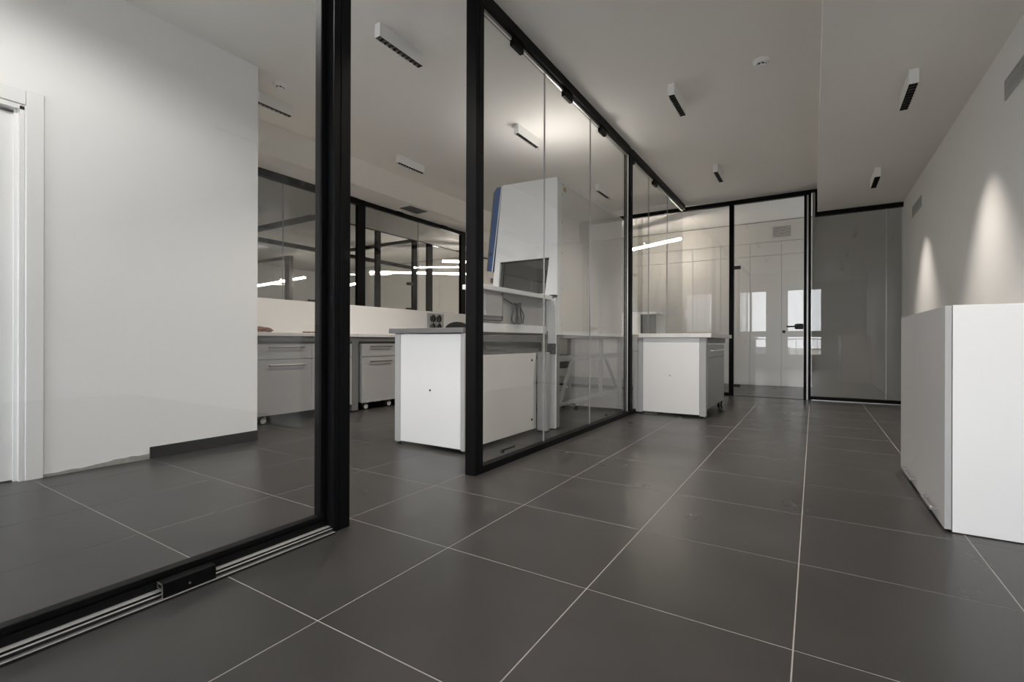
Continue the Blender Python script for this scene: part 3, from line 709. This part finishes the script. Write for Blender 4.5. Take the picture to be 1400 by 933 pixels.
# ------------------------------------------------------------------ low white cabinet on the right
lc = Thing('low_cabinet', 'low white cabinet with pale grey doors against the right wall', 'cabinet', (0.74, 3.42, 0))
CX = 0.512
lc.part('end_panel', B(CX + 0.003, 0.995, 2.80, 2.825, 0.004, 0.995, bev=0.001), m_white)
lc.part('carcass', B(CX + 0.003, 0.995, 2.827, 4.045, 0.10, 0.994), m_white)
lc.part('plinth', B(CX + 0.05, 0.99, 2.83, 4.04, 0.0005, 0.10), m_white)
for a, b, ha, hb in ((2.802, 3.466, 2.925, 3.17), (3.470, 4.048, 3.485, 3.80)):
    d = lc.part('door', B(CX - 0.023, CX, a, b, 0.012, 0.993, bev=0.001), m_cabgrey)
    bar_handle(lc, CX - 0.023, ha, hb, 0.062, -0.032, d, m=m_alu)
# ------------------------------------------------------------------ wall grilles
for yc, lab in ((3.85, 'pale air grille high on the right wall at the photo edge'), (7.13, 'pale air grille high on the right wall near the far partition')):
    t = Thing('wall_grille', lab, 'vent', (X_R, yc, 2.33), 'grilles on the right wall')
    t.part('frame', MB().box(X_R - 0.006, X_R - 0.0005, yc - 0.28, yc + 0.28, 2.325, 2.337).box(X_R - 0.006, X_R - 0.0005, yc - 0.28, yc + 0.28, 2.438, 2.45)
           .box(X_R - 0.006, X_R - 0.0005, yc - 0.28, yc - 0.268, 2.337, 2.438).box(X_R - 0.006, X_R - 0.0005, yc + 0.268, yc + 0.28, 2.337, 2.438), m_cabgrey)
    t.part('backing', B(X_R - 0.002, X_R - 0.0005, yc - 0.268, yc + 0.268, 2.337, 2.438), m_grey)
    for q in range(6):
        z = 2.3385 + q * 0.0168
        t.part('slat', B(X_R - 0.005, X_R - 0.002, yc - 0.268, yc + 0.268, z, z + 0.0125), m_cabgrey)
# soffit vent above the bench
t = Thing('ceiling_vent', 'dark slotted air vent in the lowered ceiling above the bench', 'vent', (-5.04, 5.27, 2.78))
t.part('frame', MB().box(-5.15, -4.93, 5.09, 5.10, 2.777, 2.7848).box(-5.15, -4.93, 5.44, 5.45, 2.777, 2.7848).box(-5.15, -5.14, 5.10, 5.44, 2.777, 2.7848).box(-4.94, -4.93, 5.10, 5.44, 2.777, 2.7848), m_grey)
t.part('backing', B(-5.14, -4.94, 5.10, 5.44, 2.782, 2.7848), m_blackm)
for q in range(8): t.part('slat', B(-5.136 + q * 0.025, -5.124 + q * 0.025, 5.10, 5.44, 2.778, 2.782), m_grey)

# ------------------------------------------------------------------ ceiling lamps
LAMP_L, LAMP_Wd, LAMP_H = 0.45, 0.054, 0.10
def lamp_proto():
    t = Thing('ceiling_lamp', '', 'lamp', (0, 0, 0), 'slim white louvred ceiling lamps')
    L, W, H = LAMP_L, LAMP_Wd, LAMP_H
    wl_ = 0.0015
    t.part('housing', MB().box(-W/2, -W/2 + wl_, -L/2, L/2, -H, -0.0005).box(W/2 - wl_, W/2, -L/2, L/2, -H, -0.0005)
           .box(-W/2 + wl_, W/2 - wl_, -L/2, -L/2 + wl_, -H, -0.0005).box(-W/2 + wl_, W/2 - wl_, L/2 - wl_, L/2, -H, -0.0005)
           .box(-W/2 + wl_, W/2 - wl_, -L/2 + wl_, L/2 - wl_, -0.006, -0.0005), m_white)
    n = 10; p = (L - 0.01) / n; lou = MB()
    for k in range(n + 1):
        y = -L/2 + 0.005 + k * p
        lou.box(-W/2 + wl_, W/2 - wl_, y - 0.0035, y + 0.0035, -H + 0.0005, -H + 0.03)
    lou.box(-W/2 + wl_, W/2 - wl_, -L/2 + wl_, L/2 - wl_, -H + 0.030, -H + 0.033)
    lo = t.part('louvre', lou, m_blackm)
    for k in range(n):
        y = -L/2 + 0.005 + (k + 0.5) * p
        t.part('reflector', MB().lathe([(0.0165, -H + 0.006), (0.009, -H + 0.029)], (0, y, 0), n=10), m_refl, lo)
    return t.o
m_refl = mat('dark_mirror_reflector', (0.06, 0.06, 0.06), 0.12, metal=1.0)
proto = lamp_proto()
lamps = [(-2.665, 2.635, H_LAB, 2.2, 'slim white ceiling lamp with black louvre, nearest and largest, in the doorway bay'),
         (-4.335, 2.60, H_LAB, 1.6, 'slim white ceiling lamp above the left end of the bench, beside the white wall end'),
         (-4.33, 4.47, H_LAB, 1.6, 'slim white ceiling lamp before the lowered ceiling, seen through the doorway'),
         (-2.655, 4.525, H_LAB, 4.0, 'slim white ceiling lamp in front of the bright patch above the safety cabinet'),
         (-2.665, 6.77, H_LAB, 3.2, 'slim white ceiling lamp behind the top edge of the safety cabinet'),
         (-1.037, 4.42, H_COR, 3.3, 'slim white ceiling lamp over the corridor, the nearer of two left of the smoke detector'),
         (-1.037, 6.61, H_COR, 2.6, 'slim white ceiling lamp over the corridor, near the far partition'),
         (0.572, 4.43, H_LOW, 2.6, 'slim white lamp on the lowered right ceiling, the nearer and larger one'),
         (0.572, 6.60, H_LOW, 2.6, 'slim white lamp on the lowered right ceiling, the farther and smaller one')]
lamps += [(-2.665, 0.55, H_LAB, 1.15, 'slim white fill lamp added above the left sliding glass, out of the frame'),  # three unseen lamps, added to brighten the floor and walls
          (-1.037, 2.25, H_COR, 3.0, 'slim white fill lamp added over the corridor, out of the frame above the camera'),
          (0.572, 2.25, H_LOW, 1.4, 'slim white fill lamp added on the lowered right ceiling, out of the frame')]
for k, (x, y, z, e, lab) in enumerate(lamps):
    o = proto if k == 0 else copy_tree(proto, (0, 0, 0))
    o.location = (x, y, z); o['label'] = lab
    l = bpy.data.lights.new('downlight', 'SPOT'); l.energy = LAMP_W * e * 4; l.color = (1.0, 0.96, 0.92) if y < 1 else (1.0, 0.90, 0.80)
    l.spot_size = R(110 if y == 2.25 else 72 if z < 3.0 else 100 if z < 3.1 else 170 if y < 1 else 110); l.spot_blend = 0.4 if y < 1 else 1.0; l.shadow_soft_size = 0.012
    lo = bpy.data.objects.new('downlight', l); COL.objects.link(lo); lo.parent = o; lo.location = (0, 0, -LAMP_H - 0.012)

# ------------------------------------------------------------------ smoke detectors
def detector(x, y, z, lab):
    t = Thing('smoke_detector', lab, 'smoke detector', (x, y, z), 'white smoke detectors')
    t.part('base', MB().lathe([(0.058, -0.0005), (0.060, -0.012), (0.052, -0.022)], (x, y, z)), m_white, smooth=True)
    t.part('cap', MB().lathe([(0.050, -0.022), (0.048, -0.030), (0.040, -0.034)], (x, y, z)), m_white, smooth=True)
    t.part('sensor_dome', MB().lathe([(0.037, -0.047), (0.033, -0.054), (0.018, -0.058)], (x, y, z)), m_white, smooth=True)
    t.part('vent_slot', MB().lathe([(0.035, -0.034), (0.035, -0.047)], (x, y, z)), m_blackm)
    for k in range(8):
        a = R(45 * k)
        t.part('rib', B(x + 0.038 * math.cos(a) - 0.003, x + 0.038 * math.cos(a) + 0.003, y + 0.038 * math.sin(a) - 0.003, y + 0.038 * math.sin(a) + 0.003, z - 0.047, z - 0.033), m_white)
detector(-0.352, 4.22, H_COR, 'round white smoke detector on the corridor ceiling')
detector(-4.03, 2.52, H_LAB, 'round white smoke detector on the laboratory ceiling near the white wall end')

# ------------------------------------------------------------------ outside the windows behind the camera
struct('ground', B(-400, 400, -900, YB - 0.3, -9.2, -9.0), m_ground)
rl = Thing('balcony_railing', 'metal balcony railing outside the windows, seen only in reflection', 'railing', (0, YB - 1.2, 0))
rl.part('top_bar', B(-4.5, 5.5, YB - 1.22, YB - 1.18, 0.92, 0.95), m_dprof)
for k in range(34): rl.part('baluster', B(-4.4 + k * 0.3, -4.385 + k * 0.3, YB - 1.208, YB - 1.193, 0.002, 0.92), m_dprof)
struct('balcony_floor', B(-4.6, 5.6, YB - 1.4, YB - 0.252, -0.2, 0.0), m_wall)
rnd = random.Random(4)
for k in range(27):
    x = -58 + (k % 9) * 10 + rnd.uniform(-0.8, 0.8); d = 90 + (k // 9) * 40 + rnd.uniform(0, 20); wdt = rnd.uniform(5.5, 8); h = rnd.uniform(5.0, 7.5)
    t = Thing('town_house', 'distant low town house seen only mirrored in the far glass', 'building', (x, -d, -9), 'town houses outside')
    t.part('wall', B(x - wdt / 2, x + wdt / 2, -d - 5, -d, -9, -9 + h), m_town[k % 4])
    t.part('roof', MB().prism([(-d - 5.4, -9 + h), (-d + 0.4, -9 + h), (-d - 2.5, -9 + h + 1.6)], 0, x - wdt / 2 - 0.3, x + wdt / 2 + 0.3), m_town[(k + 1) % 4])
